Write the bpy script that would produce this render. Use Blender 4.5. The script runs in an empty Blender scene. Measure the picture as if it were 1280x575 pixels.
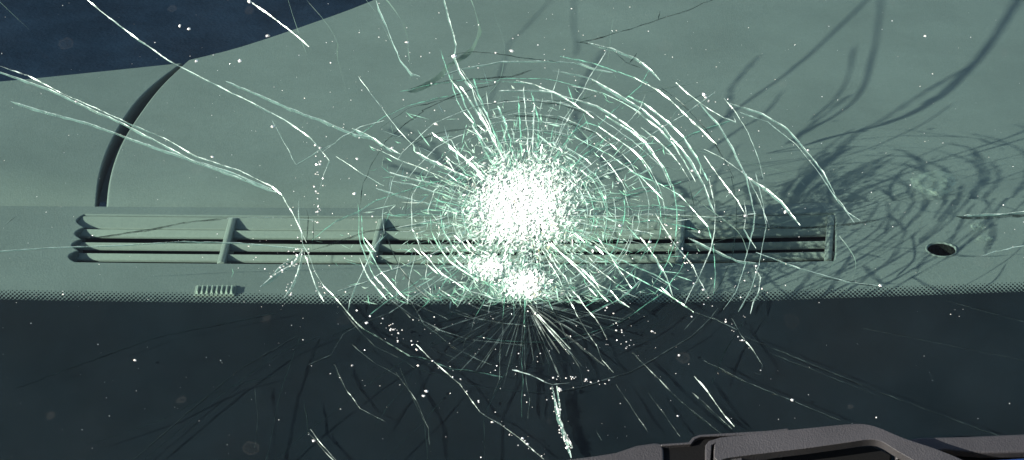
import bpy, bmesh, math, random
from mathutils import Vector, noise as mnoise
R = math.radians
random.seed(11)
SC = bpy.context.scene
COL = SC.collection

# ---------------------------------------------------------------- camera
W, H = 1280.0, 575.0                 # size of the photograph in pixels
MM = 0.0004                          # metres per pixel on the glass
DIST = 1.30
PITCH, TILT = R(28), R(28)           # camera looks down 28 deg; glass leans 28 deg from flat
FWD = Vector((0, math.cos(PITCH), -math.sin(PITCH)))
UP = Vector((0, math.sin(PITCH), math.cos(PITCH)))
RIGHT = Vector((1, 0, 0))
N = Vector((0, -math.sin(TILT), math.cos(TILT)))     # outward normal of the glass
G = Vector((0, math.cos(TILT), math.sin(TILT)))      # up the slope of the glass
TARGET = G * ((378 - H / 2) * MM / G.dot(UP))
CAM = TARGET - FWD * DIST
FPX = DIST / MM
cam = bpy.data.cameras.new('camera'); cam_o = bpy.data.objects.new('camera', cam); COL.objects.link(cam_o)
cam.sensor_width = 36; cam.lens = 36 * FPX / W; cam.clip_start = 0.01; cam.clip_end = 200
cam_o.location = CAM; cam_o.rotation_euler = (R(90) - PITCH, 0, 0)
SC.camera = cam_o

# ---------------------------------------------------------------- sky, sun, exposure
SUN_D = Vector((2.5, 1.1, -1.0)).normalized()        # the way the sunlight travels
w = bpy.data.worlds.new('World'); SC.world = w; w.use_nodes = True
sky = w.node_tree.nodes.new('ShaderNodeTexSky'); sky.sky_type = 'NISHITA'; sky.sun_disc = False
sky.sun_elevation = math.asin(-SUN_D.z); sky.sun_rotation = math.atan2(-SUN_D.x, -SUN_D.y) % (2 * math.pi)
bg = w.node_tree.nodes['Background']; bg.inputs['Strength'].default_value = 0.07
w.node_tree.links.new(sky.outputs[0], bg.inputs['Color'])
sl = bpy.data.lights.new('sun', 'SUN'); sl.energy = 5.0; sl.angle = R(0.3); sl.color = (1, 0.95, 0.88)
so = bpy.data.objects.new('sun', sl); COL.objects.link(so); so.rotation_euler = SUN_D.to_track_quat('-Z', 'Y').to_euler()
SC.view_settings.view_transform = 'Standard'; SC.view_settings.look = 'None'
SC.view_settings.exposure = 1.5; SC.view_settings.gamma = 1
SC.cycles.transparent_max_bounces = 48; SC.cycles.max_bounces = 10
SC.cycles.caustics_reflective = False; SC.cycles.caustics_refractive = False
SC.cycles.use_denoising = True

# ---------------------------------------------------------------- pixel -> place
def ray(px, py):
    return (FWD * FPX + RIGHT * (px - W / 2) + UP * (H / 2 - py)).normalized()
def on_glass(px, py, depth=0.0):     # depth below the outer face, negative stands proud
    d = ray(px, py); t = (-depth - N.dot(CAM)) / N.dot(d); return CAM + d * t
def on_level(px, py, z):
    d = ray(px, py); t = (z - CAM.z) / d.z; return CAM + d * t
H0 = 0.020                            # dash top below the foot of the glass
ZD = -H0
ZP = ZD + 0.003                       # the padded part sits a little higher
GT = 0.005                            # glass thickness

# ---------------------------------------------------------------- object helpers
def link(name, me, mat, parent=None, smooth=False):
    o = bpy.data.objects.new(name, me); COL.objects.link(o)
    if mat: me.materials.append(mat)
    if parent: o.parent = parent
    if smooth:
        for p in me.polygons: p.use_smooth = True
    return o
def from_bm(name, bm, mat, parent=None, smooth=False):
    me = bpy.data.meshes.new(name); bm.normal_update(); bm.to_mesh(me); bm.free()
    return link(name, me, mat, parent, smooth)
def from_data(name, v, f, mat, parent=None, smooth=False):
    me = bpy.data.meshes.new(name); me.from_pydata([tuple(p) for p in v], [], f); me.update()
    return link(name, me, mat, parent, smooth)
def thing(name, label, cat, loc=(0, 0, 0)):
    o = bpy.data.objects.new(name, None); COL.objects.link(o); o.empty_display_size = 0.02
    o['label'] = label; o['category'] = cat
    return o
def bevel(o, wd, seg=3, ang=30):
    m = o.modifiers.new('bevel', 'BEVEL'); m.width = wd; m.segments = seg; m.limit_method = 'ANGLE'; m.angle_limit = R(ang); m.harden_normals = True
    for p in o.data.polygons: p.use_smooth = True
    return o
def lerp_path(pts, x):
    for (x0, y0), (x1, y1) in zip(pts, pts[1:]):
        if x <= x1: return y0 + (y1 - y0) * (x - x0) / (x1 - x0)
    (x0, y0), (x1, y1) = pts[-2:]
    return y0 + (y1 - y0) * (x - x0) / (x1 - x0)

# ---------------------------------------------------------------- materials
def mat(name):
    m = bpy.data.materials.new(name); m.use_nodes = True; nt = m.node_tree; nt.nodes.clear()
    out = nt.nodes.new('ShaderNodeOutputMaterial')
    return m, nt, out
def nn(nt, kind, **kw):
    n = nt.nodes.new(kind)
    for k, v in kw.items(): n.inputs[k.replace('_', ' ')].default_value = v
    return n
def ramp(nt, src, stops):
    r = nt.nodes.new('ShaderNodeValToRGB'); e = r.color_ramp.elements
    e[0].position, e[0].color = stops[0][0], stops[0][1]
    e[1].position, e[1].color = stops[-1][0], stops[-1][1]
    for p, c in stops[1:-1]:
        q = e.new(p); q.color = c
    nt.links.new(src, r.inputs[0]); return r
def grey(v): return (v, v, v, 1)
def plastic(name, col, rough=0.55, grain=900, bump=0.25, var=0.12, spec=0.4):
    m, nt, out = mat(name); L = nt.links
    tc = nt.nodes.new('ShaderNodeTexCoord')
    p = nn(nt, 'ShaderNodeBsdfPrincipled', Roughness=rough); p.inputs['Specular IOR Level'].default_value = spec
    n1 = nn(nt, 'ShaderNodeTexNoise', Scale=14.0, Detail=6.0, Roughness=0.65); L.new(tc.outputs['Object'], n1.inputs['Vector'])
    a = tuple(c * (1 - var) for c in col) + (1,); b = tuple(min(1, c * (1 + var)) for c in col) + (1,)
    r = ramp(nt, n1.outputs['Fac'], [(0.3, a), (0.7, b)])
    n3 = nn(nt, 'ShaderNodeTexNoise', Scale=grain * 0.55, Detail=3.0, Roughness=0.7); L.new(tc.outputs['Object'], n3.inputs['Vector'])
    r3 = ramp(nt, n3.outputs['Fac'], [(0.3, grey(0.93)), (0.7, grey(1.06))])
    mx = nt.nodes.new('ShaderNodeMix'); mx.data_type = 'RGBA'; mx.blend_type = 'MULTIPLY'; mx.inputs[0].default_value = 1
    L.new(r.outputs[0], mx.inputs[6]); L.new(r3.outputs[0], mx.inputs[7]); L.new(mx.outputs[2], p.inputs['Base Color'])
    n2 = nn(nt, 'ShaderNodeTexVoronoi', Scale=grain); L.new(tc.outputs['Object'], n2.inputs['Vector'])
    bp = nn(nt, 'ShaderNodeBump', Strength=bump, Distance=0.0005); L.new(n2.outputs['Distance'], bp.inputs['Height'])
    L.new(bp.outputs[0], p.inputs['Normal']); L.new(p.outputs[0], out.inputs[0])
    return m
def glass_face(name, tint, gloss):
    m, nt, out = mat(name); L = nt.links
    tr = nn(nt, 'ShaderNodeBsdfTransparent', Color=tint + (1,))
    tc = nt.nodes.new('ShaderNodeTexCoord')
    base = tr
    if gloss:
        lw = nn(nt, 'ShaderNodeLayerWeight', Blend=0.5)
        pw = nt.nodes.new('ShaderNodeMath'); pw.operation = 'POWER'; L.new(lw.outputs['Facing'], pw.inputs[0]); pw.inputs[1].default_value = 5
        ma = nt.nodes.new('ShaderNodeMath'); ma.operation = 'MULTIPLY_ADD'; L.new(pw.outputs[0], ma.inputs[0]); ma.inputs[1].default_value = 0.9; ma.inputs[2].default_value = 0.022
        gl = nn(nt, 'ShaderNodeBsdfGlossy', Roughness=0.015)
        mx = nt.nodes.new('ShaderNodeMixShader'); L.new(ma.outputs[0], mx.inputs[0]); L.new(tr.outputs[0], mx.inputs[1]); L.new(gl.outputs[0], mx.inputs[2])
        # a thin film of road dust
        n1 = nn(nt, 'ShaderNodeTexNoise', Scale=9.0, Detail=8.0, Roughness=0.7); L.new(tc.outputs['Object'], n1.inputs['Vector'])
        r = ramp(nt, n1.outputs['Fac'], [(0.35, grey(0.0005)), (0.75, grey(0.005))])
        vo = nn(nt, 'ShaderNodeTexVoronoi', Scale=42.0); L.new(tc.outputs['Object'], vo.inputs['Vector'])
        nz = nn(nt, 'ShaderNodeTexNoise', Scale=260.0, Detail=2.0); L.new(tc.outputs['Object'], nz.inputs['Vector'])
        ad = nt.nodes.new('ShaderNodeMath'); ad.operation = 'MULTIPLY_ADD'; L.new(nz.outputs['Fac'], ad.inputs[0]); ad.inputs[1].default_value = .12; L.new(vo.outputs['Distance'], ad.inputs[2])
        rg = ramp(nt, ad.outputs[0], [(0.0, grey(0.004)), (.18, grey(.004)), (.21, grey(.012)), (.235, grey(0)), (1, grey(0))])
        sel = ramp(nt, vo.outputs['Color'], [(0.60, grey(0)), (0.72, grey(1))])
        mu = nt.nodes.new('ShaderNodeMath'); mu.operation = 'MULTIPLY'; L.new(rg.outputs[0], mu.inputs[0]); L.new(sel.outputs[0], mu.inputs[1])
        sm = nt.nodes.new('ShaderNodeMath'); sm.operation = 'ADD'; L.new(mu.outputs[0], sm.inputs[0]); L.new(r.outputs[0], sm.inputs[1])
        r = sm
        df = nn(nt, 'ShaderNodeBsdfDiffuse', Color=(0.6, 0.56, 0.5, 1))
        m2 = nt.nodes.new('ShaderNodeMixShader'); L.new(r.outputs[0], m2.inputs[0]); L.new(mx.outputs[0], m2.inputs[1]); L.new(df.outputs[0], m2.inputs[2])
        base = m2
    L.new(base.outputs[0], out.inputs[0]); return m
def crack_mat(name, col, lo, hi, scale=220, gloss=0.25, attr=False, vein=True):
    """broken glass face: part clear, part frosted, part mirror; how clear it is changes along its length"""
    m, nt, out = mat(name); L = nt.links
    tc = nt.nodes.new('ShaderNodeTexCoord')
    n1 = nn(nt, 'ShaderNodeTexNoise', Scale=scale, Detail=3.0, Roughness=0.7); L.new(tc.outputs['Object'], n1.inputs['Vector'])
    r = ramp(nt, n1.outputs['Fac'], [(0.40, grey(lo)), (0.62, grey(hi))])
    df = nn(nt, 'ShaderNodeBsdfDiffuse', Color=col + (1,)); tl = nn(nt, 'ShaderNodeBsdfTranslucent', Color=col + (1,))
    gl = nn(nt, 'ShaderNodeBsdfGlossy', Roughness=0.28, Color=(0.95, 0.95, 0.95, 1))
    if attr:
        at = nt.nodes.new('ShaderNodeVertexColor'); at.layer_name = 'tint'
        L.new(at.outputs[0], df.inputs[0]); L.new(at.outputs[0], tl.inputs[0])
    a = nt.nodes.new('ShaderNodeMixShader'); a.inputs[0].default_value = 0.45; L.new(df.outputs[0], a.inputs[1]); L.new(tl.outputs[0], a.inputs[2])
    b = nt.nodes.new('ShaderNodeMixShader'); b.inputs[0].default_value = gloss; L.new(a.outputs[0], b.inputs[1]); L.new(gl.outputs[0], b.inputs[2])
    tr = nn(nt, 'ShaderNodeBsdfTransparent')
    c = nt.nodes.new('ShaderNodeMixShader'); L.new(r.outputs[0], c.inputs[0]); L.new(tr.outputs[0], c.inputs[1]); L.new(b.outputs[0], c.inputs[2])
    L.new(c.outputs[0], out.inputs[0]); return m

M = {}
M['dash'] = plastic('dash_plastic', (0.132, 0.133, 0.136), 0.6, 900, 0.12, 0.12)
M['strip'] = plastic('dash_plastic_shaded', (0.126, 0.127, 0.131), 0.6, 900, 0.14, 0.12)  # same plastic as the dash; shade from its tilt put into the colour
M['slat'] = plastic('vent_plastic', (0.160, 0.158, 0.155), 0.55, 900, 0.06, 0.04)
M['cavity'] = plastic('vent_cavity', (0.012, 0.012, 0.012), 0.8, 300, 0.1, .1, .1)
M['rib_block'] = plastic('rib_plastic', (0.30, 0.30, 0.28), 0.45, 900, 0.1)
M['shaded_carpet'] = plastic('shaded_carpet', (0.009, 0.016, 0.029), 0.95, 240, 0.5, 0.3, 0.0)  # shade inside the cabin put into a very dark colour
M['frit'] = plastic('frit_enamel', (0.0062, 0.0078, 0.0120), 0.6, 260, 0.05, 0.3, 0.05)
M['wiper'] = plastic('wiper_paint', (0.031, 0.030, 0.032), 0.55, 1200, 0.3, 0.28)
M['black'] = plastic('black_plastic', (0.004, 0.004, 0.004), 0.6, 900, 0.1, .1, .1)
M['hood'] = plastic('blue_paint', (0.02, 0.07, 0.32), 0.25, 200, 0.0, 0.03, 0.6)
M['outer'] = glass_face('windshield_outer', (0.87, 0.965, 0.915), True)
M['inner'] = glass_face('windshield_inner', (0.87, 0.965, 0.915), False)
M['crack_white'] = crack_mat('crack_white', (0.93, 0.95, 0.94), 0.10, 0.95, 170)
M['crack_pale'] = crack_mat('crack_pale', (0.80, 0.90, 0.90), 0.15, 0.55, 120)
M['crack_green'] = crack_mat('crack_green', (0.28, 0.72, 0.52), 0.10, 0.9)
M['crack_dark'] = crack_mat('crack_dark', (0.006, 0.014, 0.015), 0.35, 0.95, 90, 0.02)  # dark reflections and crack shadows put into the colour
M['crack_faint'] = crack_mat('crack_faint', (0.4, 0.5, 0.5), 0.01, 0.07, 120, 0.1)
M['crack_dim'] = crack_mat('crack_dim', (0.6, 0.7, 0.7), 0.03, 0.17, 160)
M['crack_lowgreen'] = crack_mat('crack_lowgreen', (0.25, 0.6, 0.5), 0.02, 0.20, 160)
M['crack_deep'] = crack_mat('crack_deep', (0.20, 0.30, 0.29), 0.42, 0.90, 90, 0.08)
M['crack_night'] = crack_mat('crack_night', (0.006, 0.012, 0.014), 0.25, 0.8, 120, 0.03)
M['crack_tall'] = crack_mat('crack_tall', (0.16, 0.22, 0.20), 0.88, 0.98, 25, 0.05)
M['shard'] = crack_mat('crushed_glass', (0.9, 0.9, 0.9), 0.45, 1.0, 300, 0.2, True)
M['chip'] = crack_mat('glass_chip_and_glint', (0.97, 0.95, 0.93), 0.9, 1.0, 300, 0.3)

# ================================================================ SETTING
def slab(x0, x1, y0, y1, z): return [(x0, y0, z), (x1, y0, z), (x1, y1, z), (x0, y1, z)]
fl = from_data('cabin_floor', slab(-2, 2, -0.6, 3.2, -0.55), [(0, 1, 2, 3)], M['shaded_carpet']); fl['kind'] = 'structure'

# ================================================================ DASHBOARD
dash = thing('dashboard', 'grey-green plastic dashboard with a long defroster vent under the broken glass', 'dashboard')
FRIT = [(-140, 367), (5, 374.5), (200, 377.5), (400, 380), (640, 380.5), (900, 377.5), (1100, 371), (1280, 364.5), (1420, 358)]
def sag(x): return 0.62 * (lerp_path(FRIT, x) - 378)

# --- front strip with the vent opening and the sensor hole cut through it
SL = [(271, 286, 100), (287, 296.3, 97), (303.5, 311.3, 92), (317, 325.5, 88)]       # top, bottom, left end of each slat, in px
XR = 1042
hole = []
y_top, y_bot = 269, 328.5
def arc(xc, y0, y1, bulge, n=7):
    return [(xc - bulge * math.sin(math.pi * i / (n - 1)), y0 + (y1 - y0) * i / (n - 1)) for i in range(n)]
lobes = [(100, 269, 285, 10), (97, 286, 300, 9), (93, 301, 314, 9), (89, 315, 328.5, 9)]
for xc, y0, y1, b in lobes: hole += arc(xc + 6, y0, y1, b)
hole += [(89 + 6 + (XR - 95) * i / 24, y_bot) for i in range(1, 25)]
hole += [(XR + 2, 322), (XR + 2, 276)]
hole += [(XR - (XR - 106) * i / 24, y_top) for i in range(0, 24)]
hole = [on_level(x, y + sag(x), ZD) for x, y in hole]
sc_c = on_level(1177, 312, ZD); sr = 18.5 * MM
sensor = [Vector((sc_c.x + sr * math.cos(a), sc_c.y + sr * math.sin(a), ZD)) for a in [i * math.tau / 28 for i in range(28)]]
STEP = [(-400, 251), (5, 252.5), (400, 255), (900, 252), (1280, 242), (1700, 230)]
back = [on_level(x, lerp_path(STEP, x), ZP) for x in range(-330, 1650, 60)]
back = [Vector((p.x, p.y + .001, ZD)) for p in back]
outer = [Vector((back[0].x, -0.018, ZD)), Vector((back[-1].x, -0.018, ZD))] + back[::-1]
bm = bmesh.new(); edges = []; loops = {}
for key, lp in (('outer', outer), ('hole', hole), ('sensor', sensor)):
    vs = [bm.verts.new(p) for p in lp]; loops[key] = vs
    edges += [bm.edges.new((vs[i], vs[(i + 1) % len(vs)])) for i in range(len(vs))]
bmesh.ops.triangle_fill(bm, use_beauty=True, use_dissolve=False, edges=edges, normal=(0, 0, 1))
for key, dz in (('hole', 0.009), ('sensor', 0.003)):
    vs = loops[key]; lo = [bm.verts.new(v.co - Vector((0, 0, dz))) for v in vs]
    for i in range(len(vs)):
        j = (i + 1) % len(vs); bm.faces.new((vs[i], vs[j], lo[j], lo[i]))
strip = bevel(from_bm('front_panel', bm, M['strip'], dash), 0.0009, 2, 40)

# --- defroster vent: cavity, slats, dividers
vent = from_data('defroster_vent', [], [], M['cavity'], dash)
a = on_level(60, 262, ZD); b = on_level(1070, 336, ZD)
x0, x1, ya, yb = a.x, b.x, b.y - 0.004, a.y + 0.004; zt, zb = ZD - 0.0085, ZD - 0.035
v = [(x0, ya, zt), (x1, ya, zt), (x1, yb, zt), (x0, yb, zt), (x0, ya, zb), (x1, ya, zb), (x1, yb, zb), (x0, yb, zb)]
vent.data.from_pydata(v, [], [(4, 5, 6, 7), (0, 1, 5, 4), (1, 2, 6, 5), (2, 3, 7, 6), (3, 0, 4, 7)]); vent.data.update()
for k, (t, bt, xl) in enumerate(SL):
    zb0 = ZD - 0.0005 - 0.0006 * k; zf = ZD - 0.0034 - 0.0005 * k
    bm = bmesh.new(); rows = []
    n = 36
    for i in range(n + 1):
        x = xl - 8 + (XR + 4 - xl + 8) * i / n; s = sag(x)
        e = min(1, i / 1.5)
        pb = on_level(x, t + s, zb0); pf = on_level(x, bt + s, zf)
        th = Vector((0, 0, -0.0016))
        rows.append([bm.verts.new(p) for p in (pb, pf, pf + th, pb + th)])
    for r0, r1 in zip(rows, rows[1:]):
        for q in range(4): bm.faces.new((r0[q], r1[q], r1[(q + 1) % 4], r0[(q + 1) % 4]))
    bm.faces.new(rows[0]); bm.faces.new(rows[-1][::-1])
    bevel(from_bm('slat', bm, M['slat'], vent), 0.0005, 2, 40)
for x in (284, 471, 658, 850, 1037):
    s = sag(x); bm = bmesh.new(); wd = 5.0; ln = (658 - x) * 0.0
    rows = []
    for i in range(9):
        f = i / 8; y = 272 + (328 - 272) * f + s; xx = x + 7 - 15 * f if x < 600 else x + 2 - 4 * f
        z = ZD - 0.0002 - 0.0022 * f
        p0 = on_level(xx - wd, y, z); p1 = on_level(xx + wd, y, z); dn = Vector((0, 0, -0.012))
        m = (p0 + p1) / 2 + Vector((0, 0, 0.0007))
        rows.append([bm.verts.new(p) for p in (p0 + dn, p0, m, p1, p1 + dn)])
    for r0, r1 in zip(rows, rows[1:]):
        for q in range(4): bm.faces.new((r0[q], r0[q + 1], r1[q + 1], r1[q]))
    bm.faces.new(rows[0][::-1]); bm.faces.new(rows[-1])
    bmesh.ops.recalc_face_normals(bm, faces=bm.faces)
    bevel(from_bm('divider', bm, M['slat'], vent), 0.0006, 2, 25)

# --- sensor hole: dark cup with a raised rim
bm = bmesh.new(); ring = []
prof = [(1.16, 0.0001), (1.10, 0.0005), (1.03, 0.0004), (0.98, -0.0004), (0.95, -0.014)]
for r_, z_ in prof:
    ring.append([bm.verts.new((sc_c.x + sr * r_ * math.cos(q), sc_c.y + sr * r_ * math.sin(q), ZD + z_)) for q in [i * math.tau / 28 for i in range(28)]])
for r0, r1 in zip(ring[:3], ring[1:4]):
    for i in range(28): bm.faces.new((r0[i], r0[(i + 1) % 28], r1[(i + 1) % 28], r1[i]))
rim = from_bm('sensor_rim', bm, M['dash'], dash, True)
bm = bmesh.new(); lo = []; hi = []
for i in range(28):
    q = i * math.tau / 28; c_, s_ = math.cos(q), math.sin(q)
    hi.append(bm.verts.new((sc_c.x + sr * 0.98 * c_, sc_c.y + sr * 0.98 * s_, ZD - 0.0004))); lo.append(bm.verts.new((sc_c.x + sr * 0.9 * c_, sc_c.y + sr * 0.9 * s_, ZD - 0.02)))
for i in range(28): bm.faces.new((hi[i], hi[(i + 1) % 28], lo[(i + 1) % 28], lo[i]))
bm.faces.new(lo)
from_bm('sensor_cup', bm, M['black'], rim)

# --- padded top, two panels with the curved airbag seam between them (Coons patches)
def poly_at(pts, t):
    ls = [math.dist(a, b) for a, b in zip(pts, pts[1:])]; tot = sum(ls); d = t * tot
    for (a, b), l in zip(zip(pts, pts[1:]), ls):
        if d <= l: return (a[0] + (b[0] - a[0]) * d / l, a[1] + (b[1] - a[1]) * d / l)
        d -= l
    return pts[-1]
def smooth_poly(pts, n=30):
    out = []
    P = [pts[0]] + list(pts) + [pts[-1]]
    for i in range(1, len(P) - 2):
        for k in range(6):
            t = k / 6
            out.append(tuple(0.5 * (2 * P[i][c] + (P[i + 1][c] - P[i - 1][c]) * t + (2 * P[i - 1][c] - 5 * P[i][c] + 4 * P[i + 1][c] - P[i + 2][c]) * t * t + (-P[i - 1][c] + 3 * P[i][c] - 3 * P[i + 1][c] + P[i + 2][c]) * t ** 3) for c in (0, 1)))
    return out + [pts[-1]]
def pad(name, front, rear, left, right, nu, nv, shape):
    bm = bmesh.new(); g = []
    for j in range(nv + 1):
        tv = (j / nv) ** 1.5; row = []
        l, r_ = poly_at(left, tv), poly_at(right, tv)
        for i in range(nu + 1):
            u = i / nu; f, q = poly_at(front, u), poly_at(rear, u)
            p = [(1 - tv) * f[c] + tv * q[c] + (1 - u) * l[c] + u * r_[c] - ((1 - u) * (1 - tv) * front[0][c] + u * (1 - tv) * front[-1][c] + (1 - u) * tv * rear[0][c] + u * tv * rear[-1][c]) for c in (0, 1)]
            b0 = on_level(p[0], p[1], ZP)
            fr = on_level(p[0], lerp_path(STEP, p[0]), ZP)
            dd = max(0, b0.y - fr.y)
            b0.z -= 0.0065 * math.exp(-(dd / 0.017) ** 1.3)
            b0.z += shape(b0.x) * min(1, dd / .03)
            row.append(bm.verts.new(b0))
        g.append(row)
    for r0, r1 in zip(g, g[1:]):
        for i in range(nu): bm.faces.new((r0[i], r0[i + 1], r1[i + 1], r1[i]))
    rimv = g[0] + [r[-1] for r in g[1:]] + g[-1][-2::-1] + [r[0] for r in g[-2:0:-1]]
    lo = [bm.verts.new(v.co + Vector((0, 0, -0.012))) for v in rimv]
    for i in range(len(rimv)):
        j = (i + 1) % len(rimv); bm.faces.new((rimv[i], lo[i], lo[j], rimv[j]))
    bmesh.ops.recalc_face_normals(bm, faces=bm.faces)
    return bevel(from_bm(name, bm, M['dash'], dash), 0.0014, 3, 35)
seamL = smooth_poly([(118, 253), (125, 215), (139, 177), (163, 136), (190, 106), (228, 75.5)])
seamR = smooth_poly([(131, 253), (138, 216), (152, 178), (177, 138), (204, 104), (236, 74)])
XS = on_level(125, 215, ZP).x
fy = lambda x: (x, lerp_path(STEP, x))
rearL = smooth_poly([(-330, 140), (-120, 122), (5, 108), (110, 93), (228, 75.5)])
rearR = smooth_poly([(236, 74), (300, 58), (390, 28), (470, -2), (640, -75), (900, -140), (1300, -170), (1620, -170)])
pad('pad_panel', [fy(x) for x in (-330, -100, 118)], rearL, [fy(-330), (-330, 140)], seamL, 12, 26, lambda x: min(0.006, -0.05 * (x - XS)))
pad('airbag_panel', [fy(x) for x in range(131, 1622, 71)], rearR, seamR, [fy(1622), (1620, -170)], 60, 26, lambda x: -0.12 * max(0, x - 0.02) ** 2)
# bed under the seam
zb_ = ZP - 0.011
bl = [on_level(x - 22, y, zb_) for x, y in seamL if y > 84]; br = [on_level(x + 14, y, zb_) for x, y in seamR if y > 84]
n = min(len(bl), len(br))
from_data('seam_bed', bl[:n] + br[:n], [(i, n + i, n + i + 1, i + 1) for i in range(n - 1)], M['strip'], dash)

# --- small ribbed block by the foot of the glass
rib_block = from_data('ribbed_block', [], [], M['slat'], dash)
c0, c1 = on_level(242, 371, ZD), on_level(296, 358, ZD); zt = ZD + 0.001
v = [(c0.x, c0.y, ZD - 0.001), (c1.x, c0.y, ZD - 0.001), (c1.x, c1.y, ZD - 0.001), (c0.x, c1.y, ZD - 0.001)] + [(c0.x, c0.y, zt), (c1.x, c0.y, zt), (c1.x, c1.y, zt), (c0.x, c1.y, zt)]
BOXF = [(4, 5, 6, 7), (0, 1, 5, 4), (1, 2, 6, 5), (2, 3, 7, 6), (3, 0, 4, 7)]
rib_block.data.from_pydata(v, [], BOXF); rib_block.data.update(); bevel(rib_block, 0.0006, 2)
rib_me = None
for i in range(8):
    x = c0.x + (c1.x - c0.x) * (i + 0.6) / 8.4; wd = 0.0007
    if rib_me is None:
        d = c1.y - c0.y
        v = [(-wd, 0.001, 0), (wd, 0.001, 0), (wd, d - 0.002, 0), (-wd, d - 0.002, 0), (-wd * 0.4, 0.002, 0.0014), (wd * 0.4, 0.002, 0.0014), (wd * 0.4, d - 0.003, 0.0014), (-wd * 0.4, d - 0.003, 0.0014)]
        o = from_data('rib', v, BOXF, M['rib_block'], rib_block); rib_me = o.data
    else:
        o = bpy.data.objects.new('rib', rib_me); COL.objects.link(o); o.parent = rib_block
    o.location = (x, c0.y, zt)

# ================================================================ WINDSHIELD
ws = thing('windshield', 'shattered laminated windshield with a white star of crushed glass above its black border', 'windshield')
def P3(x, s, d): return Vector((x, 0, 0)) + G * s - N * d
gx, s0, s1 = 1.3, -0.16, 0.75
from_data('outer_pane', [P3(-gx, s0, 0), P3(gx, s0, 0), P3(gx, s1, 0), P3(-gx, s1, 0)], [(0, 1, 2, 3)], M['outer'], ws)
from_data('inner_pane', [P3(-gx, s0, GT), P3(gx, s0, GT), P3(gx, s1, GT), P3(-gx, s1, GT)], [(0, 1, 2, 3)], M['inner'], ws)
# black enamel border on the inner face, with its dotted fade
FD = GT + 0.0004
xs = list(range(-520, 1801, 40))
top = [on_glass(x, lerp_path(FRIT, x), FD) for x in xs]
vv = top + [P3(p.x, s0, FD) for p in top]; n = len(xs)
frit = from_data('frit_band', vv, [(n + i, n + i + 1, i + 1, i) for i in range(n - 1)], M['frit'], ws)
vv, ff = [], []
pitch = 5.4
for row, (dy, rad) in enumerate([(0.4, 2.45), (-2.3, 2.25), (-5.0, 2.0), (-7.6, 1.75), (-10.2, 1.4), (-12.6, 0.9)]):
    x = -300 + (pitch / 2 if row % 2 else 0)
    while x < 1580:
        c = on_glass(x, lerp_path(FRIT, x) + dy * .9, FD); rr = rad * .87 * MM * random.uniform(0.93, 1.05)
        k = len(vv)
        for q in range(8):
            an = q * math.tau / 8 + 0.39; vv.append(c + Vector((1, 0, 0)) * rr * math.cos(an) + G * rr * 0.98 * math.sin(an) + N * 0.00004 * (row + 1))
        ff.append(tuple(range(k, k + 8))); x += pitch
fd = from_data('frit_dots', vv, ff, M['frit'], frit); fd['kind'] = 'stuff'

# ---------------------------------------------------------------- cracks
def resample(pts, step, jit):
    out = []
    for (a, b) in zip(pts, pts[1:]):
        d = math.dist(a, b); n = max(1, int(d / step))
        for k in range(n):
            t = k / n; out.append([a[0] + (b[0] - a[0]) * t, a[1] + (b[1] - a[1]) * t])
    out.append(list(pts[-1]))
    sx, sy = random.uniform(0, 99), random.uniform(0, 99)
    for k, p in enumerate(out):
        if 0 < k < len(out) - 1:
            p[0] += jit * .9 * mnoise.noise((sx + k * 0.33, sy, 0)) + random.uniform(-.3, .3) * jit
            p[1] += jit * .9 * mnoise.noise((sx, sy + k * 0.33, 5)) + random.uniform(-.3, .3) * jit
    return out
def ribbon_geo(P, depth, slant, lip, top=0.0003):
    """fracture under the line P (points on the outer face): a narrow conchoidal lip near the surface
    and a thin face running down into the glass below it"""
    v, f = [], []; s = random.uniform(0, 99); n = len(P); face = random.uniform(.5, 1.0); hd = (Vector((-.66, 0, 0)) - G * .56).normalized()
    for k, p in enumerate(P):
        t = (P[min(k + 1, n - 1)] - P[max(k - 1, 0)]).normalized(); side = N.cross(t)
        tp = min(1, (k + 0.3) / 2.5, (n - 1 - k + 0.3) / 2.5)
        dd = depth * tp * (0.75 + 0.5 * abs(mnoise.noise((s, k * 0.3, 0))))
        sl_ = slant + 0.5 * mnoise.noise((k * 0.18, s, 3))
        wd = min(lip, .00062) * min(1, .45 + tp) * max(.3, .8 + 1.2 * mnoise.noise((s, 7, k * .6))) * 0.5
        ln = face * side.dot(hd) + .4 * mnoise.noise((s, k * .22, 9))
        v += [p - N * (top - wd * ln * .5) - side * wd, p - N * (top + wd * ln * 1.5) + side * wd, p - N * (top + .00015), p - N * (top + dd) + side * dd * sl_]
    for k in range(n - 1):
        a = 4 * k; f += [(a, a + 1, a + 5, a + 4), (a + 2, a + 3, a + 7, a + 6)]
    return v, f
def crack(pts, m='crack_white', depth=0.0022, name='radial_crack', jit=1.0, slant=None, step=5.0, world=False, lip=None):
    if world: P = pts
    else: P = [on_glass(x, y) for x, y in resample(pts, step, jit)]
    if slant is None: slant = random.choice((-1, 1)) * random.uniform(0.1, 0.4)
    v, f = ribbon_geo(P, depth, slant, lip if lip is not None else depth * 0.20)
    o = from_data(name, v, f, M[m], ws); o.data.materials.append(M['crack_night' if m in ('crack_dark', 'crack_faint', 'crack_dim', 'crack_lowgreen') else 'crack_deep'])
    for p in o.data.polygons: p.material_index = p.index % 2
    return o
C = crack
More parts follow.
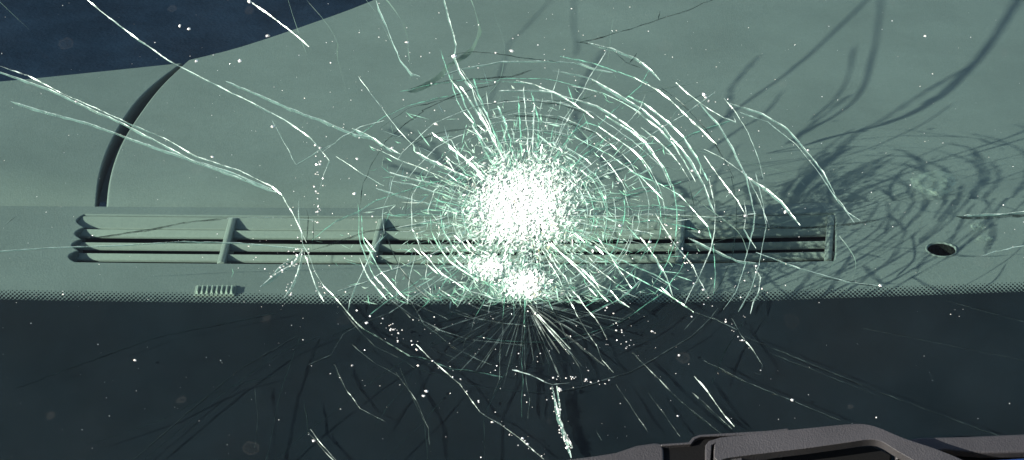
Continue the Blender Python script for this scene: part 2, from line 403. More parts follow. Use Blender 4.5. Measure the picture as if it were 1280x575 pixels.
# long runners on the left
C([(-60, 62), (5, 84), (35, 94), (75, 115), (120, 135), (160, 153), (205, 172), (245, 195), (300, 213), (340, 233), (352, 243), (365, 265), (375, 285), (383, 303)], 'crack_white', 0.0018, jit=0.6)
C([(-60, 70), (5, 91), (60, 110), (95, 127), (150, 152), (200, 178), (240, 200), (300, 222), (345, 240)], 'crack_pale', 0.0014, jit=0.6)
C([(13, 126), (60, 140), (110, 153), (150, 168), (190, 182), (240, 199), (290, 215), (340, 236)], 'crack_pale', 0.0018, jit=0.6)
C([(40, -80), (110, 0), (125, 13), (165, 43), (210, 75), (255, 98), (290, 116), (330, 135), (360, 152), (388, 172), (403, 190)], 'crack_pale', 0.0024, jit=0.6)
C([(282, 101), (305, 110), (330, 120), (380, 142), (405, 150), (425, 160), (445, 168), (468, 172), (490, 190)], 'crack_pale', 0.0018)
C([(260, -70), (310, 0), (335, 17), (360, 36), (375, 48), (386, 58)], 'crack_white', 0.0022, jit=0.5)
C([(545, -60), (555, 0), (565, 35), (570, 55), (568, 70), (575, 90), (590, 110), (600, 140), (615, 170), (630, 200)], 'crack_white', 0.002)
C([(470, 0), (478, 20), (490, 50), (500, 75), (515, 92), (525, 95)], 'crack_pale', 0.0016)
C([(448, 95), (460, 112), (480, 138), (500, 165), (520, 185)], 'crack_pale', 0.0012)
C([(1010, -40), (930, -15), (880, 3), (860, 12), (825, 23), (790, 35), (755, 45), (725, 52)], 'crack_dark', 0.0013)
C([(796, 66), (787, 78)], 'crack_dark', 0.002, step=3); C([(825, 13), (823, 24)], 'crack_dark', 0.002, step=3)
C([(720, 52), (740, 54), (765, 62), (782, 77), (800, 84)], 'crack_dark', 0.0013)
C([(860, 297), (890, 310), (920, 325), (945, 328)], 'crack_pale', 0.0015)
C([(945, 315), (1000, 335), (1060, 352), (1100, 357)], 'crack_pale', 0.0016, jit=.5)
C([(1020, 345), (1070, 352), (1098, 358)], 'crack_dark', 0.0012, jit=.4)
C([(885, 275), (940, 279), (1000, 284), (1050, 280), (1100, 274)], 'crack_dark', 0.0013, jit=.5)
C([(1195, 270), (1215, 271), (1235, 270), (1262, 268), (1290, 268)], 'crack_dark', 0.0018, jit=.7)
C([(1205, 269), (1225, 267), (1250, 267), (1300, 262)], 'crack_white', 0.0016, jit=1)
C([(1226, 320), (1245, 314), (1290, 304)], 'crack_pale', 0.0018)
C([(90, 301), (180, 287), (240, 276), (285, 272)], 'crack_dark', 0.0013, jit=.3)
C([(285, 272), (340, 271), (395, 275)], 'crack_pale', 0.0010, jit=.3)
C([(-40, 316), (60, 309), (150, 306), (230, 301), (300, 303), (385, 311)], 'crack_pale', 0.0010, jit=.3)
C([(378, 312), (365, 330), (340, 345), (325, 358)]); C([(378, 312), (372, 340), (362, 360), (355, 372)]); C([(380, 315), (388, 340), (395, 360), (405, 377)])
C([(372, 318), (350, 332), (333, 352)], 'crack_white', .0016)
C([(390, 300), (420, 275), (445, 265), (470, 250), (500, 240), (540, 228), (580, 222)], 'crack_green', 0.0018)
C([(390, 312), (420, 302), (460, 288), (500, 282)], 'crack_dark', 0.0012, jit=.4)
C([(383, 303), (385, 270), (383, 262)], 'crack_dark', 0.0012, jit=.5); C([(391, 312), (392, 275)], 'crack_dark', 0.001, jit=.5)
C([(340, 150), (330, 222), (440, 228)][:1] + [(370, 205), (403, 185), (420, 178)], 'crack_pale', 0.0012)
C([(403, 190), (412, 200), (405, 215), (400, 235)], 'crack_white', 0.0016)
C([(403, 190), (425, 172), (450, 158), (480, 150)], 'crack_white', 0.0014)
C([(440, 160), (455, 165), (480, 182), (500, 192)], 'crack_white', 0.0018)
C([(470, 235), (520, 250), (560, 258)], 'crack_pale', .0014); C([(420, 195), (450, 215), (480, 232)], 'crack_pale', .0012)
C([(497, 284), (520, 279), (555, 272), (580, 262)], 'crack_white', .002)
C([(112, 298), (128, 280), (146, 261)], 'crack_dim', .0008, jit=.3); C([(2, 284), (12, 275), (24, 267)], 'crack_dim', .0008, jit=.3)
# traced rings
RING = [
 ('crack_white', .0022, [(735, 53), (765, 60), (795, 72), (815, 88), (825, 100)]),
 ('crack_white', .0020, [(845, 103), (860, 117), (885, 135), (905, 147), (920, 152), (917, 145)]),
 ('crack_white', .0018, [(910, 128), (950, 140), (985, 160), (1010, 190), (1030, 215), (1045, 245), (1060, 265), (1075, 275)]),
 ('crack_pale', .0018, [(925, 140), (960, 152), (995, 180), (1020, 210), (1040, 240), (1068, 278)]),
 ('crack_pale', .0018, [(905, 122), (920, 140), (935, 165), (947, 195), (955, 225)]),
 ('crack_white', .0026, [(645, 100), (670, 106), (697, 117), (719, 130), (742, 147)]),
 ('crack_white', .0026, [(740, 99), (763, 111), (803, 136), (829, 158), (844, 177), (862, 197), (880, 230), (893, 265)]),
 ('crack_white', .0024, [(792, 96), (823, 113), (844, 130), (865, 151), (896, 180)]),
 ('crack_white', .0022, [(801, 159), (818, 171), (836, 188), (850, 205), (862, 225)]),
 ('crack_dark', .0016, [(560, 70), (575, 66), (590, 64), (620, 66), (655, 72), (685, 75), (700, 78)]),
 ('crack_dark', .0016, [(510, 111), (530, 106), (560, 100), (600, 97), (640, 94), (665, 87)]),
 ('crack_green', .0018, [(500, 114), (540, 105), (590, 98), (640, 102), (665, 104)]),
 ('crack_green', .0020, [(700, 70), (740, 78), (775, 90), (810, 103)]),
 ('crack_pale', .0018, [(690, 88), (720, 92), (745, 100), (770, 116)]),
 ('crack_green', .0020, [(450, 168), (480, 145), (510, 132), (540, 124), (575, 116)]),
 ('crack_dark', .0014, [(475, 160), (510, 135), (545, 126), (590, 118)]),
 ('crack_dark', .0012, [(500, 190), (530, 172), (560, 163), (600, 158)]),
 ('crack_dark', .0012, [(510, 178), (550, 165), (610, 157)]),
 ('crack_white', .0020, [(880, 186), (906, 199), (935, 221), (950, 251), (962, 285)]),
 ('crack_white', .0022, [(935, 221), (958, 236), (977, 251), (1000, 281)]),
 ('crack_white', .0020, [(880, 194), (906, 230), (922, 251), (934, 272)]),
 ('crack_green', .0022, [(786, 213), (826, 230), (849, 243), (869, 264), (885, 283), (892, 309), (894, 342), (892, 367)]),
 ('crack_white', .0022, [(819, 266), (839, 299), (866, 332), (885, 370)]),
 ('crack_white', .0018, [(800, 296), (820, 322), (833, 345), (842, 372)]),
 ('crack_white', .0018, [(747, 296), (773, 335), (790, 360)]),
 ('crack_white', .0020, [(930, 250), (933, 268), (930, 285), (945, 310)]),
 ('crack_white', .0026, [(944, 334), (951, 346), (949, 362), (941, 378), (938, 392)]),
 ('crack_pale', .0018, [(640, 120), (690, 126), (740, 140), (790, 175), (830, 210)]),
 ('crack_white', .0018, [(600, 150), (650, 140), (700, 145), (745, 165), (775, 190)]),
 ('crack_green', .0018, [(680, 165), (720, 172), (760, 192), (800, 220), (830, 250)]),
 ('crack_white', .0016, [(478, 290), (462, 320), (448, 350), (437, 375), (434, 392)]),
 ('crack_white', .0014, [(520, 315), (512, 345), (509, 380)]), ('crack_white', .0014, [(536, 320), (532, 345), (540, 372)]),
 ('crack_white', .0014, [(500, 320), (494, 350), (497, 378)]),
]
for m, d, p in RING: C(p, m, d * .75, 'ring_crack', 0.8, slant=random.uniform(0.1, 0.4) * random.choice((1, 1, -1)), lip=d * .15)
# cracks above the black border; the dark ones stand in for crack shadows
for m, d, p in [
 ('crack_white', .0030, [(690, 482), (694, 497), (697, 515), (703, 530), (705, 545), (711, 556), (714, 572)]),
 ('crack_white', .0020, [(696, 482), (700, 505), (700, 525), (708, 545), (716, 560)]),
 ('crack_pale', .0016, [(520, 430), (545, 455), (575, 480), (600, 515), (625, 530), (650, 548), (680, 574)]),
 ('crack_pale', .0014, [(510, 370), (530, 405), (570, 435), (600, 450), (615, 456)]),
 ('crack_pale', .0012, [(388, 536), (400, 553), (425, 580)]), ('crack_pale', .0013, [(418, 455), (432, 485), (450, 510), (482, 527)]),
 ('crack_pale', .0010, [(495, 465), (520, 500), (535, 535), (537, 556)]), ('crack_white', .0014, [(640, 462), (662, 468), (690, 480), (712, 478)]),
 ('crack_pale', .0020, [(868, 470), (885, 490), (900, 512), (918, 533)]), ('crack_faint', .0016, [(865, 490), (890, 512), (915, 536)]),
 ('crack_pale', .0016, [(915, 398), (926, 418), (940, 436), (953, 456), (950, 468), (944, 466)]),
 ('crack_pale', .0010, [(880, 450), (935, 478), (985, 498), (1050, 525)]), ('crack_faint', .0016, [(930, 420), (1100, 490), (1250, 545)]),
 ('crack_faint', .0016, [(960, 440), (1100, 495)]), ('crack_faint', .0012, [(1080, 410), (1180, 430), (1290, 452)]), ('crack_faint', .0012, [(1180, 375), (1280, 402)]),
 ('crack_dark', .0018, [(500, 460), (515, 495), (530, 525), (535, 575)]), ('crack_dark', .0018, [(480, 575), (530, 525), (570, 480)]),
 ('crack_dark', .0020, [(350, 390), (200, 420), (100, 455), (20, 485)]), ('crack_dark', .0020, [(110, 556), (200, 525), (280, 485), (345, 468)]),
 ('crack_dark', .0020, [(175, 578), (280, 490), (350, 440), (400, 420)]), ('crack_dark', .0018, [(375, 420), (350, 490), (332, 580)]),
 ('crack_faint', .0016, [(165, 575), (240, 510), (300, 460), (370, 420)]), ('crack_faint', .0016, [(318, 480), (322, 520), (318, 560)]),
 ('crack_dark', .0020, [(340, 578), (390, 535), (460, 480), (520, 440)]), ('crack_dark', .0018, [(380, 500), (385, 540), (420, 580)]),
 ('crack_dark', .002, [(660, 390), (640, 450), (605, 520), (606, 580)]), ('crack_dark', .002, [(930, 400), (905, 440), (890, 480)]),
 ('crack_faint', .0016, [(790, 440), (850, 500), (905, 545)]), ('crack_faint', .0016, [(770, 480), (810, 540)]), ('crack_faint', .0016, [(810, 490), (850, 545)]),
 ('crack_pale', .0010, [(745, 538), (752, 550)]), ('crack_pale', .0010, [(440, 430), (470, 455), (500, 470)]),
]: C(p, 'crack_dim' if m == 'crack_pale' else m, d * (.45 if m == 'crack_dark' else .8), 'radial_crack', 0.9, lip=d * (.30 if m == 'crack_white' else .2))
# fan of splinters below the second impact, running down over the border; its dark spokes are painted crack shadows
for i in range(44):
    an = R(-80 + 160 * i / 43 + random.uniform(-3, 3)); r0, r1 = random.uniform(6, 20), random.uniform(55, 115)
    pts = [(656 + 1.25 * r * math.sin(an), 376 + r * math.cos(an)) for r in (r0, (r0 + r1) / 2, r1)]
    C(pts, random.choice(('crack_faint', 'crack_dim', 'crack_dim', 'crack_dark', 'crack_dark')), random.uniform(.0005, .0010), 'radial_crack', 0.5, step=8, lip=.0005)
for p in ([(575, 108), (590, 128), (604, 150), (618, 178), (632, 205)], [(592, 98), (603, 130), (616, 160), (628, 190)], [(600, 135), (611, 155), (622, 185)], [(622, 132), (633, 155), (640, 185), (645, 205)],
          [(655, 108), (656, 130), (659, 160), (660, 190)], [(648, 120), (650, 150), (652, 190)], [(668, 128), (667, 155), (666, 190)], [(664, 115), (673, 150), (672, 185)], [(717, 136), (706, 155), (694, 178), (684, 205)], [(735, 150), (716, 165), (700, 186), (690, 205)],
          [(760, 170), (735, 190), (712, 210)], [(590, 155), (603, 175), (618, 195)], [(540, 165), (565, 185), (590, 205), (605, 220)], [(520, 190), (550, 205), (585, 222)], [(790, 205), (755, 218), (720, 235)]):
    C(p, random.choice(('crack_white', 'crack_white', 'crack_green')), .0024, 'radial_crack', 1.6, step=4, lip=.0006)
# the web: jagged spokes and the broken rings that join them
CX, CY = 652, 268
def ringpt(r, an): return (CX + 1.18 * r * math.cos(an), CY + 0.92 * r * math.sin(an))
NS = 58
ANG = [math.tau * (i + random.uniform(-.33, .33)) / NS for i in range(NS)]
KINK = [[random.gauss(0, .022) for _ in range(40)] for _ in range(NS)]
def node(i, r):                      # where spoke i stands at radius r (kinks grow along it)
    i %= NS; k = r / 14; j = int(k); kk = KINK[i]; o = sum(kk[:j]) * .4 + kk[min(j, 39)] * (k - j)
    return ringpt(r, ANG[i] + o)
def pick(low, r):
    if low: return random.choice(('crack_dim', 'crack_dim', 'crack_lowgreen', 'crack_dark'))
    return random.choice(('crack_white', 'crack_white', 'crack_green', 'crack_pale', 'crack_dark')) if r > 120 else random.choice(('crack_white', 'crack_white', 'crack_green', 'crack_green', 'crack_pale'))
def reach(an):                       # the web spreads widest to the upper right, and down over the border
    return 165 + 70 * max(0, math.cos(an + .6)) + 95 * max(0, math.sin(an)) + 20 * math.cos(3 * an)
def run(pts, r, name, dep, jit):      # one fracture; where it crosses onto the black border it goes on as a dimmer one
    cut = [p[1] > lerp_path(FRIT, p[0]) + 2 for p in pts]; k = 0
    while k < len(pts) - 1:
        j = k + 1
        while j < len(pts) - 1 and cut[j] == cut[k + 1]: j += 1
        C(pts[k:j + 1], pick(cut[k + 1], r), dep, name, jit, step=4, lip=random.uniform(.00022, .00046)); k = j
for i in range(NS):
    r = random.uniform(45, 60); end = reach(ANG[i]) * random.choice((random.uniform(.5, .8), random.uniform(.8, 1.25)))
    run([node(i, r + (end - r) * t / 9) for t in range(10)], r, 'radial_crack', random.uniform(.0006, .0013), .7)
r = 62.0
while r < 275:
    i = random.randrange(NS); left = NS
    while left > 0:
        n = random.randint(4, 15); rr = r * random.uniform(.97, 1.03); sl_ = random.uniform(-.006, .006)
        am = ANG[(i + n // 2) % NS]; lim = reach(am) * 1.08
        if rr < lim and random.random() < (.9 if math.cos(am + .8) > .2 else .72):
            run([node(i + q, rr * (1 + sl_ * q + random.gauss(0, .006))) for q in range(n + 1)], rr, 'ring_crack', random.uniform(.0006, .0014), .4)
        i += n + random.choice((0, 0, 1)); left -= n
    r *= random.uniform(1.07, 1.11)
# long runners higher up the glass: they are known from the lines they shade on the padded dash top
def from_shadow(pts, m='crack_dark', depth=.0024):
    P = []
    for x, y in resample(smooth_poly(pts), 9, 0.6):
        D = on_level(x, y, ZP); t = (N.dot(D) + 0.0015) / N.dot(SUN_D); P.append(D - SUN_D * t)
    o = crack(P, m, depth, 'radial_crack', world=True, slant=random.uniform(-.3, .3), lip=.0003)
    o.data.materials[1] = M['crack_tall']; return o
for dpt, pts in [
 (.0034, [(1240, -30), (1225, 0), (1200, 50), (1165, 100), (1130, 130), (1090, 150), (1040, 165), (1000, 178), (950, 190)]),
 (.0014, [(1165, 120), (1120, 155), (1060, 185), (1010, 200)]),
 (.0024, [(1082, -20), (1080, 0), (1075, 50), (1065, 100), (1045, 130), (1010, 155), (970, 180)]),
 (.0020, [(1052, 50), (1045, 90), (1030, 120), (1000, 150)]),
 (.0022, [(1075, -20), (1060, 0), (1020, 45), (980, 85), (930, 125), (880, 165)]),
 (.0022, [(970, 110), (950, 140), (920, 160), (880, 190)]),
 (.0016, [(1300, 120), (1220, 165), (1170, 185), (1120, 205)]),
 (.0016, [(1300, 140), (1200, 180), (1150, 195), (1080, 200)]),
 (.0013, [(705, -20), (690, 0), (660, 35), (640, 55), (630, 90), (612, 135)]),
 (.0014, [(722, -20), (720, 30), (725, 55), (722, 70)]),
 (.0010, [(940, 232), (1000, 215), (1060, 205), (1180, 195), (1300, 182)]), (.0010, [(980, 250), (1000, 228), (1020, 210), (1060, 190)]),
 (.0016, [(1090, 250), (1094, 225), (1112, 205), (1150, 195)]), (.0014, [(1112, 248), (1130, 218), (1165, 200)]), (.0018, [(1022, 285), (1014, 250), (1030, 215)]),
 (.0010, [(1190, 228), (1240, 205), (1300, 190)]), (.0010, [(1000, 225), (1080, 232), (1180, 240), (1290, 268)]), (.0010, [(1040, 262), (1090, 240), (1150, 262), (1210, 258)]),
 (.0010, [(1040, 340), (1120, 325), (1210, 310), (1300, 300)]), (.0010, [(1120, 384), (1200, 350), (1260, 310), (1280, 270)]), (.0010, [(1160, 385), (1225, 352), (1245, 325)]),
 (.0016, [(985, 300), (1010, 275), (1040, 262)]), (.0014, [(1105, 345), (1130, 320), (1128, 290)]),
]: from_shadow(pts, 'crack_faint', dpt * (1.15 if dpt > .003 else .68))

# ---------------------------------------------------------------- crushed glass
sv, sf, stint = [], [], []
def shard(px, py, length, ang, depth, col, top=0.0):
    dx, dy = math.cos(ang) * length / 2, math.sin(ang) * length / 2; bend = random.uniform(-.25, .25) * length
    P = [on_glass(px - dx, py - dy, top), on_glass(px - dy / length * bend, py + dx / length * bend, top), on_glass(px + dx, py + dy, top)]
    side = N.cross((P[2] - P[0]).normalized()) * random.uniform(-.8, .8) * depth
    k = len(sv)
    sv.extend([P[0], P[1], P[2], P[1] - N * depth + side])
    sf.extend([(k, k + 3, k + 1), (k + 1, k + 3, k + 2)]); stint.extend([col, col])
def tint(g):  # 0 white .. 1 bottle green
    j = random.uniform(.9, 1.0)
    return ((.95 - .70 * g) * j, (.97 - .25 * g) * j, (.95 - .45 * g) * j, 1)
def blob(n, cx, cy, sx, sy, gmin, gmax, ln, mode, dmax=.0022, rmin=0):
    c = 0
    while c < n:
        x, y = random.gauss(cx, sx), random.gauss(cy, sy)
        if y > lerp_path(FRIT, x) - 2 and random.random() > .012: continue
        if math.hypot((x - cx) / sx, (y - cy) / sy) < rmin: continue
        out = math.atan2(y - cy, x - cx)
        if rmin and mnoise.noise((x * .022, y * .03, 4.2)) < random.uniform(-.15, .3): continue
        an = {'any': random.uniform(0, math.pi), 'out': out + random.gauss(0, .45), 'round': out + math.pi / 2 + random.gauss(0, .5)}[mode]
        shard(x, y, random.uniform(*ln), an, random.uniform(.0003, dmax * .55), tint(random.uniform(gmin, gmax)), random.uniform(0, .0012)); c += 1
blob(2200, 650, 252, 42, 40, 0, .35, (3, 10), 'any')
blob(500, 652, 262, 58, 48, .1, .8, (4, 13), 'any')
blob(260, 652, 265, 92, 56, .2, 1.0, (6, 18), 'out', .0014, .6)
blob(110, 655, 270, 105, 62, .0, .9, (6, 18), 'round', .0012, .8)
blob(160, 700, 325, 60, 34, .2, 1.0, (5, 18), 'any', .002)
blob(110, 580, 325, 50, 30, .2, .9, (5, 18), 'any', .002)
blob(650, 654, 357, 22, 15, 0, .35, (4, 16), 'out')
blob(350, 612, 334, 20, 14, 0, .35, (4, 13), 'out')
blob(300, 640, 368, 90, 9, .3, .9, (6, 26), 'out', .0014)
for i in range(620):                   # ragged spikes round the star, bunched in rays
    an = random.uniform(-math.pi, math.pi)
    if mnoise.noise((math.cos(an) * 3.2, math.sin(an) * 3.2, 8.1)) < random.uniform(-.3, .35): continue
    r = random.uniform(42, 118) * random.uniform(.8, 1); x, y = 651 + 1.25 * r * math.cos(an), 262 + .88 * r * math.sin(an)
    if y > lerp_path(FRIT, x) - 4: continue
    shard(x, y, random.uniform(9, 30), math.atan2(.88 * math.sin(an), 1.25 * math.cos(an)) + random.gauss(0, .2), random.uniform(.0003, .0008), tint(random.uniform(0, .2 + r / 170)), random.uniform(0, .0006))
def sliver(p, q, wpx, col):            # a narrow facet along a short fracture between two nodes
    A, B = on_glass(*p, random.uniform(0, .0008)), on_glass(*q, random.uniform(0, .0008)); t = (B - A)
    if t.length < 1e-6: return
    side = N.cross(t.normalized()) * wpx * MM; lift = N * side.length * random.uniform(-.9, .9); k = len(sv); f = random.uniform(.3, .7)
    sv.extend([A, A.lerp(B, f) + side + lift, B, A.lerp(B, f) - side - lift]); sf.append((k, k + 1, k + 2, k + 3)); stint.append(col)
r = 26.0
while r < 175:
    step = 5.5 + r * .05; na = int(math.tau * r / (5 + r * .07)); ph = random.random()
    P0 = [ringpt(r + random.gauss(0, step * .4), math.tau * (q + ph + random.uniform(-.4, .4)) / na) for q in range(na)]
    for q in range(na):
        p, p2 = P0[q], P0[(q + 1) % na]
        if p[1] > lerp_path(FRIT, p[0]) - 3 or p2[1] > lerp_path(FRIT, p2[0]) - 3: continue
        dens = min(1, 1.25 - r / 150) + .5 * mnoise.noise((p[0] * .03, p[1] * .03, 2))
        g = min(1, .1 + r / 170)
        if random.random() < dens * .75: sliver(p, p2, random.uniform(.3, .9), tint(random.uniform(.05, g)))
        an = math.atan2((p[1] - CY) / .92, (p[0] - CX) / 1.18) + random.gauss(0, .06)
        if random.random() < dens * .85: sliver(p, ringpt(r + step * random.uniform(1, 2.4), an), random.uniform(.3, 1.0), tint(random.uniform(.05, g)))
    r += step
# powdered flakes lying nearly flat in the middle of the star
def flake(px, py, size, col, e):
    c = on_glass(px, py, random.uniform(-.0004, .0002)); spread = .3 + .9 * min(1.4, max(0, e - .4)); t1 = random.gauss(.62, spread); t2 = random.gauss(.42, spread)
    k = len(sv); an = random.uniform(0, math.pi); L_ = size * MM * random.uniform(.7, 1.9); w_ = size * MM * random.uniform(.3, .7) / (1 + .8 * max(0, e - .4)); L_ *= 1 + .7 * max(0, e - .4); bd = random.uniform(-.5, .5) * w_ * 2
    for a_, b_ in ((-L_, bd), (random.uniform(-.3, .3) * L_, -w_), (L_, bd), (random.uniform(-.4, .4) * L_, w_)):
        x_, y_ = a_ * math.cos(an) - b_ * math.sin(an), a_ * math.sin(an) + b_ * math.cos(an)
        sv.append(c + Vector((1, 0, 0)) * x_ + G * y_ + N * (x_ * t1 + y_ * t2))
    sf.append((k, k + 1, k + 2, k + 3)); stint.append(col)
for cx, cy, sx, sy, n in ((648, 252, 33, 30, 4200), (622, 280, 24, 20, 500), (690, 232, 22, 19, 550), (656, 356, 15, 9, 900), (612, 334, 13, 8, 480), (655, 275, 52, 42, 1500), (655, 278, 90, 52, 160)):
    for i in range(n):
        x, y = random.gauss(cx, sx), random.gauss(cy, sy)
        
        an_ = math.atan2(y - 258, x - 650); rad_ = math.hypot((x - 650) / 1.1, y - 258)
        if cx in (648, 655) and rad_ > 34 * (1 + 1.1 * mnoise.noise((math.cos(an_) * 1.6, math.sin(an_) * 1.6, 3.3))) + 18 + abs(random.gauss(0, 24)): continue
        if y < 376:
            e = min(math.hypot((x - 650) / 80, (y - 258) / 68), math.hypot((x - 656) / 46, (y - 357) / 34) + .1, math.hypot((x - 612) / 46, (y - 334) / 32) + .15)
            flake(x, y, random.uniform(.8, 2.4), (.03, .07, .06, 1) if random.random() < .05 + .07 * e else ((.75, .62, .36, 1) if random.random() < .05 and x > 665 and y > 280 else tint(random.uniform(0, min(.95, .05 + .6 * e)))), e)
cg = from_data('crushed_glass', sv, sf, M['shard'], ws); cg['kind'] = 'stuff'
ca = cg.data.color_attributes.new('tint', 'FLOAT_COLOR', 'CORNER'); i = 0
for p in cg.data.polygons:
    for li in p.loop_indices: ca.data[li].color = stint[p.index]

# ---------------------------------------------------------------- chips and specks; sun glints put in as the same white chips
cv, cf = [], []
def chip(px, py, r):
    c = on_glass(px, py, -r * MM * .3); k = len(cv); s = r * MM; a0 = random.uniform(0, 6); st = random.uniform(.8, 1.4)
    for q in range(5):
        an = a0 + q * math.tau / 5; rr = s * random.uniform(.45, 1.25); cv.append(c + Vector((1, 0, 0)) * rr * st * math.cos(an) + G * rr * math.sin(an))
    cv.append(c + N * s * .9); 
    cf.extend([(k + q, k + (q + 1) % 5, k + 5) for q in range(5)])
for i in range(700):
    x, y = random.uniform(-20, 1300), random.uniform(-20, 575)
    if y < 380 or random.random() < .5: chip(x, y, min(2.2, math.exp(random.gauss(-1.15, .55))))
for i in range(400):
    an = random.uniform(-math.pi, math.pi); r = random.uniform(90, 300); x, y = ringpt(r, an)
    chip(x + random.gauss(0, 15), y + random.gauss(0, 10), min(2.4, math.exp(random.gauss(-.45, .5))))
for x, y in [(640, 64), (311, 2), (265, 196), (95, 127), (490, 185), (545, 155), (880, 118), (865, 151), (829, 158), (932, 270), (982, 265), (1010, 188), (1100, 357), (849, 444), (990, 500), (393, 551), (700, 487), (440, 457), (523, 457), (533, 489), (945, 340), (1157, 45), (400, 185), (812, 302), (838, 296), (236, 36), (225, 32), (335, 45), (245, 76), (340, 158), (882, 122), (886, 126), (847, 520), (300, 76), (620, 66), (568, 70)]:
    chip(x, y, random.uniform(1.8, 3.0))
for pth, n in (([(690, 482), (697, 515), (705, 545), (712, 565)], 40), ([(520, 430), (575, 480), (625, 530), (680, 572)], 22), ([(378, 312), (340, 345)], 22), ([(378, 312), (358, 372)], 20), ([(380, 312), (405, 377)], 16), ([(760, 385), (790, 440)], 16), ([(450, 385), (520, 430)], 22), ([(690, 470), (760, 480)], 18), ([(900, 400), (935, 430)], 10), ([(819, 266), (885, 370)], 26), ([(400, 180), (395, 290)], 30)):
    for i in range(n):
        x, y = poly_at(pth, random.random()); chip(x + random.gauss(0, 3.5), y + random.gauss(0, 3), random.uniform(.5, 1.7))
gc = from_data('glass_chips_and_glints', cv, cf, M['chip'], ws); gc['kind'] = 'stuff'

# ================================================================ LIGHT PATCHES ON THE DASH
M['light_plate'] = crack_mat('light_patch_pale', (0.75, 0.78, 0.68), 0.05, 0.28, 160, 0.15)  # pale plates stand in for sunlight thrown through the broken glass
for px, py, rx, ry, lab in ((1168, 229, 30, 15, 'pale faceted patch of sunlight built as a plate on the dashboard behind the round hole'),
                            (1222, 283, 9, 6, 'small pale patch of sunlight built as a plate on the dashboard nearest the round hole'),
                            (1231, 298, 11, 5, 'small pale oval patch of sunlight built as a plate on the dashboard towards the black border')):
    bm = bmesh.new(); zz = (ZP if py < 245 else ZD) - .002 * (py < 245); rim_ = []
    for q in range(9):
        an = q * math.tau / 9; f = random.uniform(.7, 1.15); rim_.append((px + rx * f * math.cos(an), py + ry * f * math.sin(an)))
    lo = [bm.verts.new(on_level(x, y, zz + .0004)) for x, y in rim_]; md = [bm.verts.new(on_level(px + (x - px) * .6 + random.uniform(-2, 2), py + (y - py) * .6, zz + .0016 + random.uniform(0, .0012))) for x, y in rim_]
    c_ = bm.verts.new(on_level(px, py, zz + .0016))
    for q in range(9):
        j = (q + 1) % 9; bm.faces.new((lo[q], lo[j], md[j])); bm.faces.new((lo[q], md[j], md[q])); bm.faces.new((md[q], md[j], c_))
    o = from_bm('light_patch', bm, M['light_plate']); o['label'] = lab; o['category'] = 'glass fragment'; o['group'] = 'light patches on the dash'  # plates stand in for sunlight, not real glass fragments

# ================================================================ WIPER
wiper = thing('windshield_wiper', 'dark grey windshield wiper with cranked arm resting across the black border', 'wiper')
def prism(name, pts, hgt, thick, m, parent, bev=0.0012):
    bm = bmesh.new(); top = [bm.verts.new(on_glass(x, y, -hgt)) for x, y in pts]; lo = [bm.verts.new(v.co - N * thick) for v in top]
    bm.faces.new(top[::-1]); bm.faces.new(lo)
    for i in range(len(pts)):
        j = (i + 1) % len(pts); bm.faces.new((top[i], top[j], lo[j], lo[i]))
    bmesh.ops.recalc_face_normals(bm, faces=bm.faces)
    o = from_bm(name, bm, m, parent); return bevel(o, bev, 3, 35)
prism('blade_yoke', [(560, 592), (640, 584), (700, 575), (745, 569), (770, 565), (795, 556.5), (818, 553), (827, 554), (830, 562), (831, 596), (560, 615)], 0.016, 0.007, M['wiper'], wiper)
prism('blade_yoke', [(1120, 551), (1150, 546.5), (1210, 545), (1290, 541.5), (1360, 538), (1360, 560), (1290, 565), (1230, 566), (1180, 562), (1120, 574)], 0.014, 0.006, M['wiper'], wiper)
jb = prism('joint_block', [(824, 556.5), (862, 554), (868, 548), (880, 545.5), (985, 537.5), (985, 560), (960, 600), (824, 600)], 0.014, 0.010, M['black'], wiper, .0008)
prism('joint_rim', [(826, 554.6), (861, 552.4), (866, 546.5), (874, 543.2), (960, 538), (985, 535), (988, 540), (960, 543), (876, 546), (869, 549), (864, 555), (826, 557.5)], 0.0165, 0.006, M['wiper'], wiper, .0005)
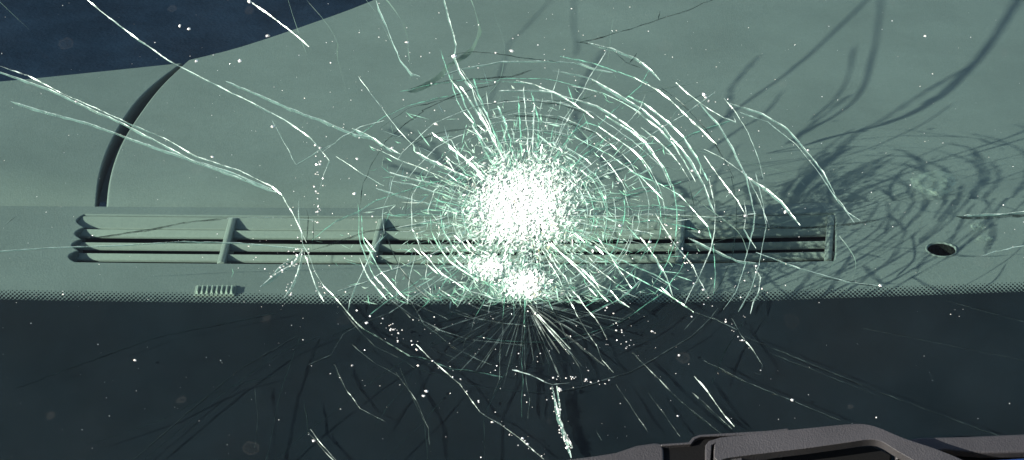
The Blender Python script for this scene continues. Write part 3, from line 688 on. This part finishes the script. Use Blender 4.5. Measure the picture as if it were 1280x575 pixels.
prism('hook_clip', [(882, 556), (886, 551), (900, 546.5), (925, 543.5), (925, 547), (902, 551), (890, 556), (888, 582), (882, 582)], 0.021, 0.006, M['wiper'], wiper, .0005)
arm_t = smooth_poly([(893, 556), (899, 550), (912, 546.5), (960, 540), (1010, 535), (1055, 530.5), (1080, 530), (1100, 535), (1130, 547.5), (1170, 561), (1215, 580), (1300, 622)])
arm_b = smooth_poly([(1240, 640), (1178, 597), (1150, 580), (1122, 564), (1102, 552), (1086, 549.5), (1060, 553), (1010, 560), (960, 566), (912, 572), (899, 576), (893, 572)])
arm = prism('wiper_arm', arm_t + arm_b, 0.026, 0.006, M['wiper'], wiper, .0016)
prism('arm_tongue', [(906, 574), (925, 569), (928, 573), (928, 590), (900, 590)], 0.024, 0.004, M['wiper'], wiper, .0006)
prism('arm_tongue', [(944, 569), (950, 566.5), (985, 562.5), (988, 566), (960, 571), (946, 573)], 0.022, 0.003, M['wiper'], wiper, .0006)
prism('arm_spring', [(945, 574), (990, 568), (1060, 558), (1090, 556), (1115, 568), (1110, 600), (945, 600)], 0.012, 0.005, M['black'], wiper, .001)
prism('wiper_rubber', [(560, 605), (830, 590), (1120, 574), (1180, 567), (1360, 562), (1360, 573), (1180, 580), (830, 612), (560, 625)], 0.006, 0.006, M['black'], wiper, .0006)

# ================================================================ HOOD
hood_pts = [(1150, 582), (1205, 577.5), (1280, 573.3), (1360, 570)]
bk = [on_glass(x, y, -0.03) for x, y in hood_pts]
bm = bmesh.new(); rows = []
for p in bk:
    rows.append([bm.verts.new(p + Vector((0, -0.02 * k + (0.0 if k else 0), -0.012 * k * 0.3 - (0.0 if k else 0.0)))) for k in range(4)] + [bm.verts.new(p + Vector((0, .001, -0.02)))])
for r0, r1 in zip(rows, rows[1:]):
    for q in range(3): bm.faces.new((r0[q], r0[q + 1], r1[q + 1], r1[q]))
    bm.faces.new((r0[4], r0[0], r1[0], r1[4]))
bmesh.ops.recalc_face_normals(bm, faces=bm.faces)
ho = from_bm('car_hood', bm, M['hood'], None, True); ho['label'] = 'blue painted rear edge of the car hood below the wiper'; ho['category'] = 'hood'
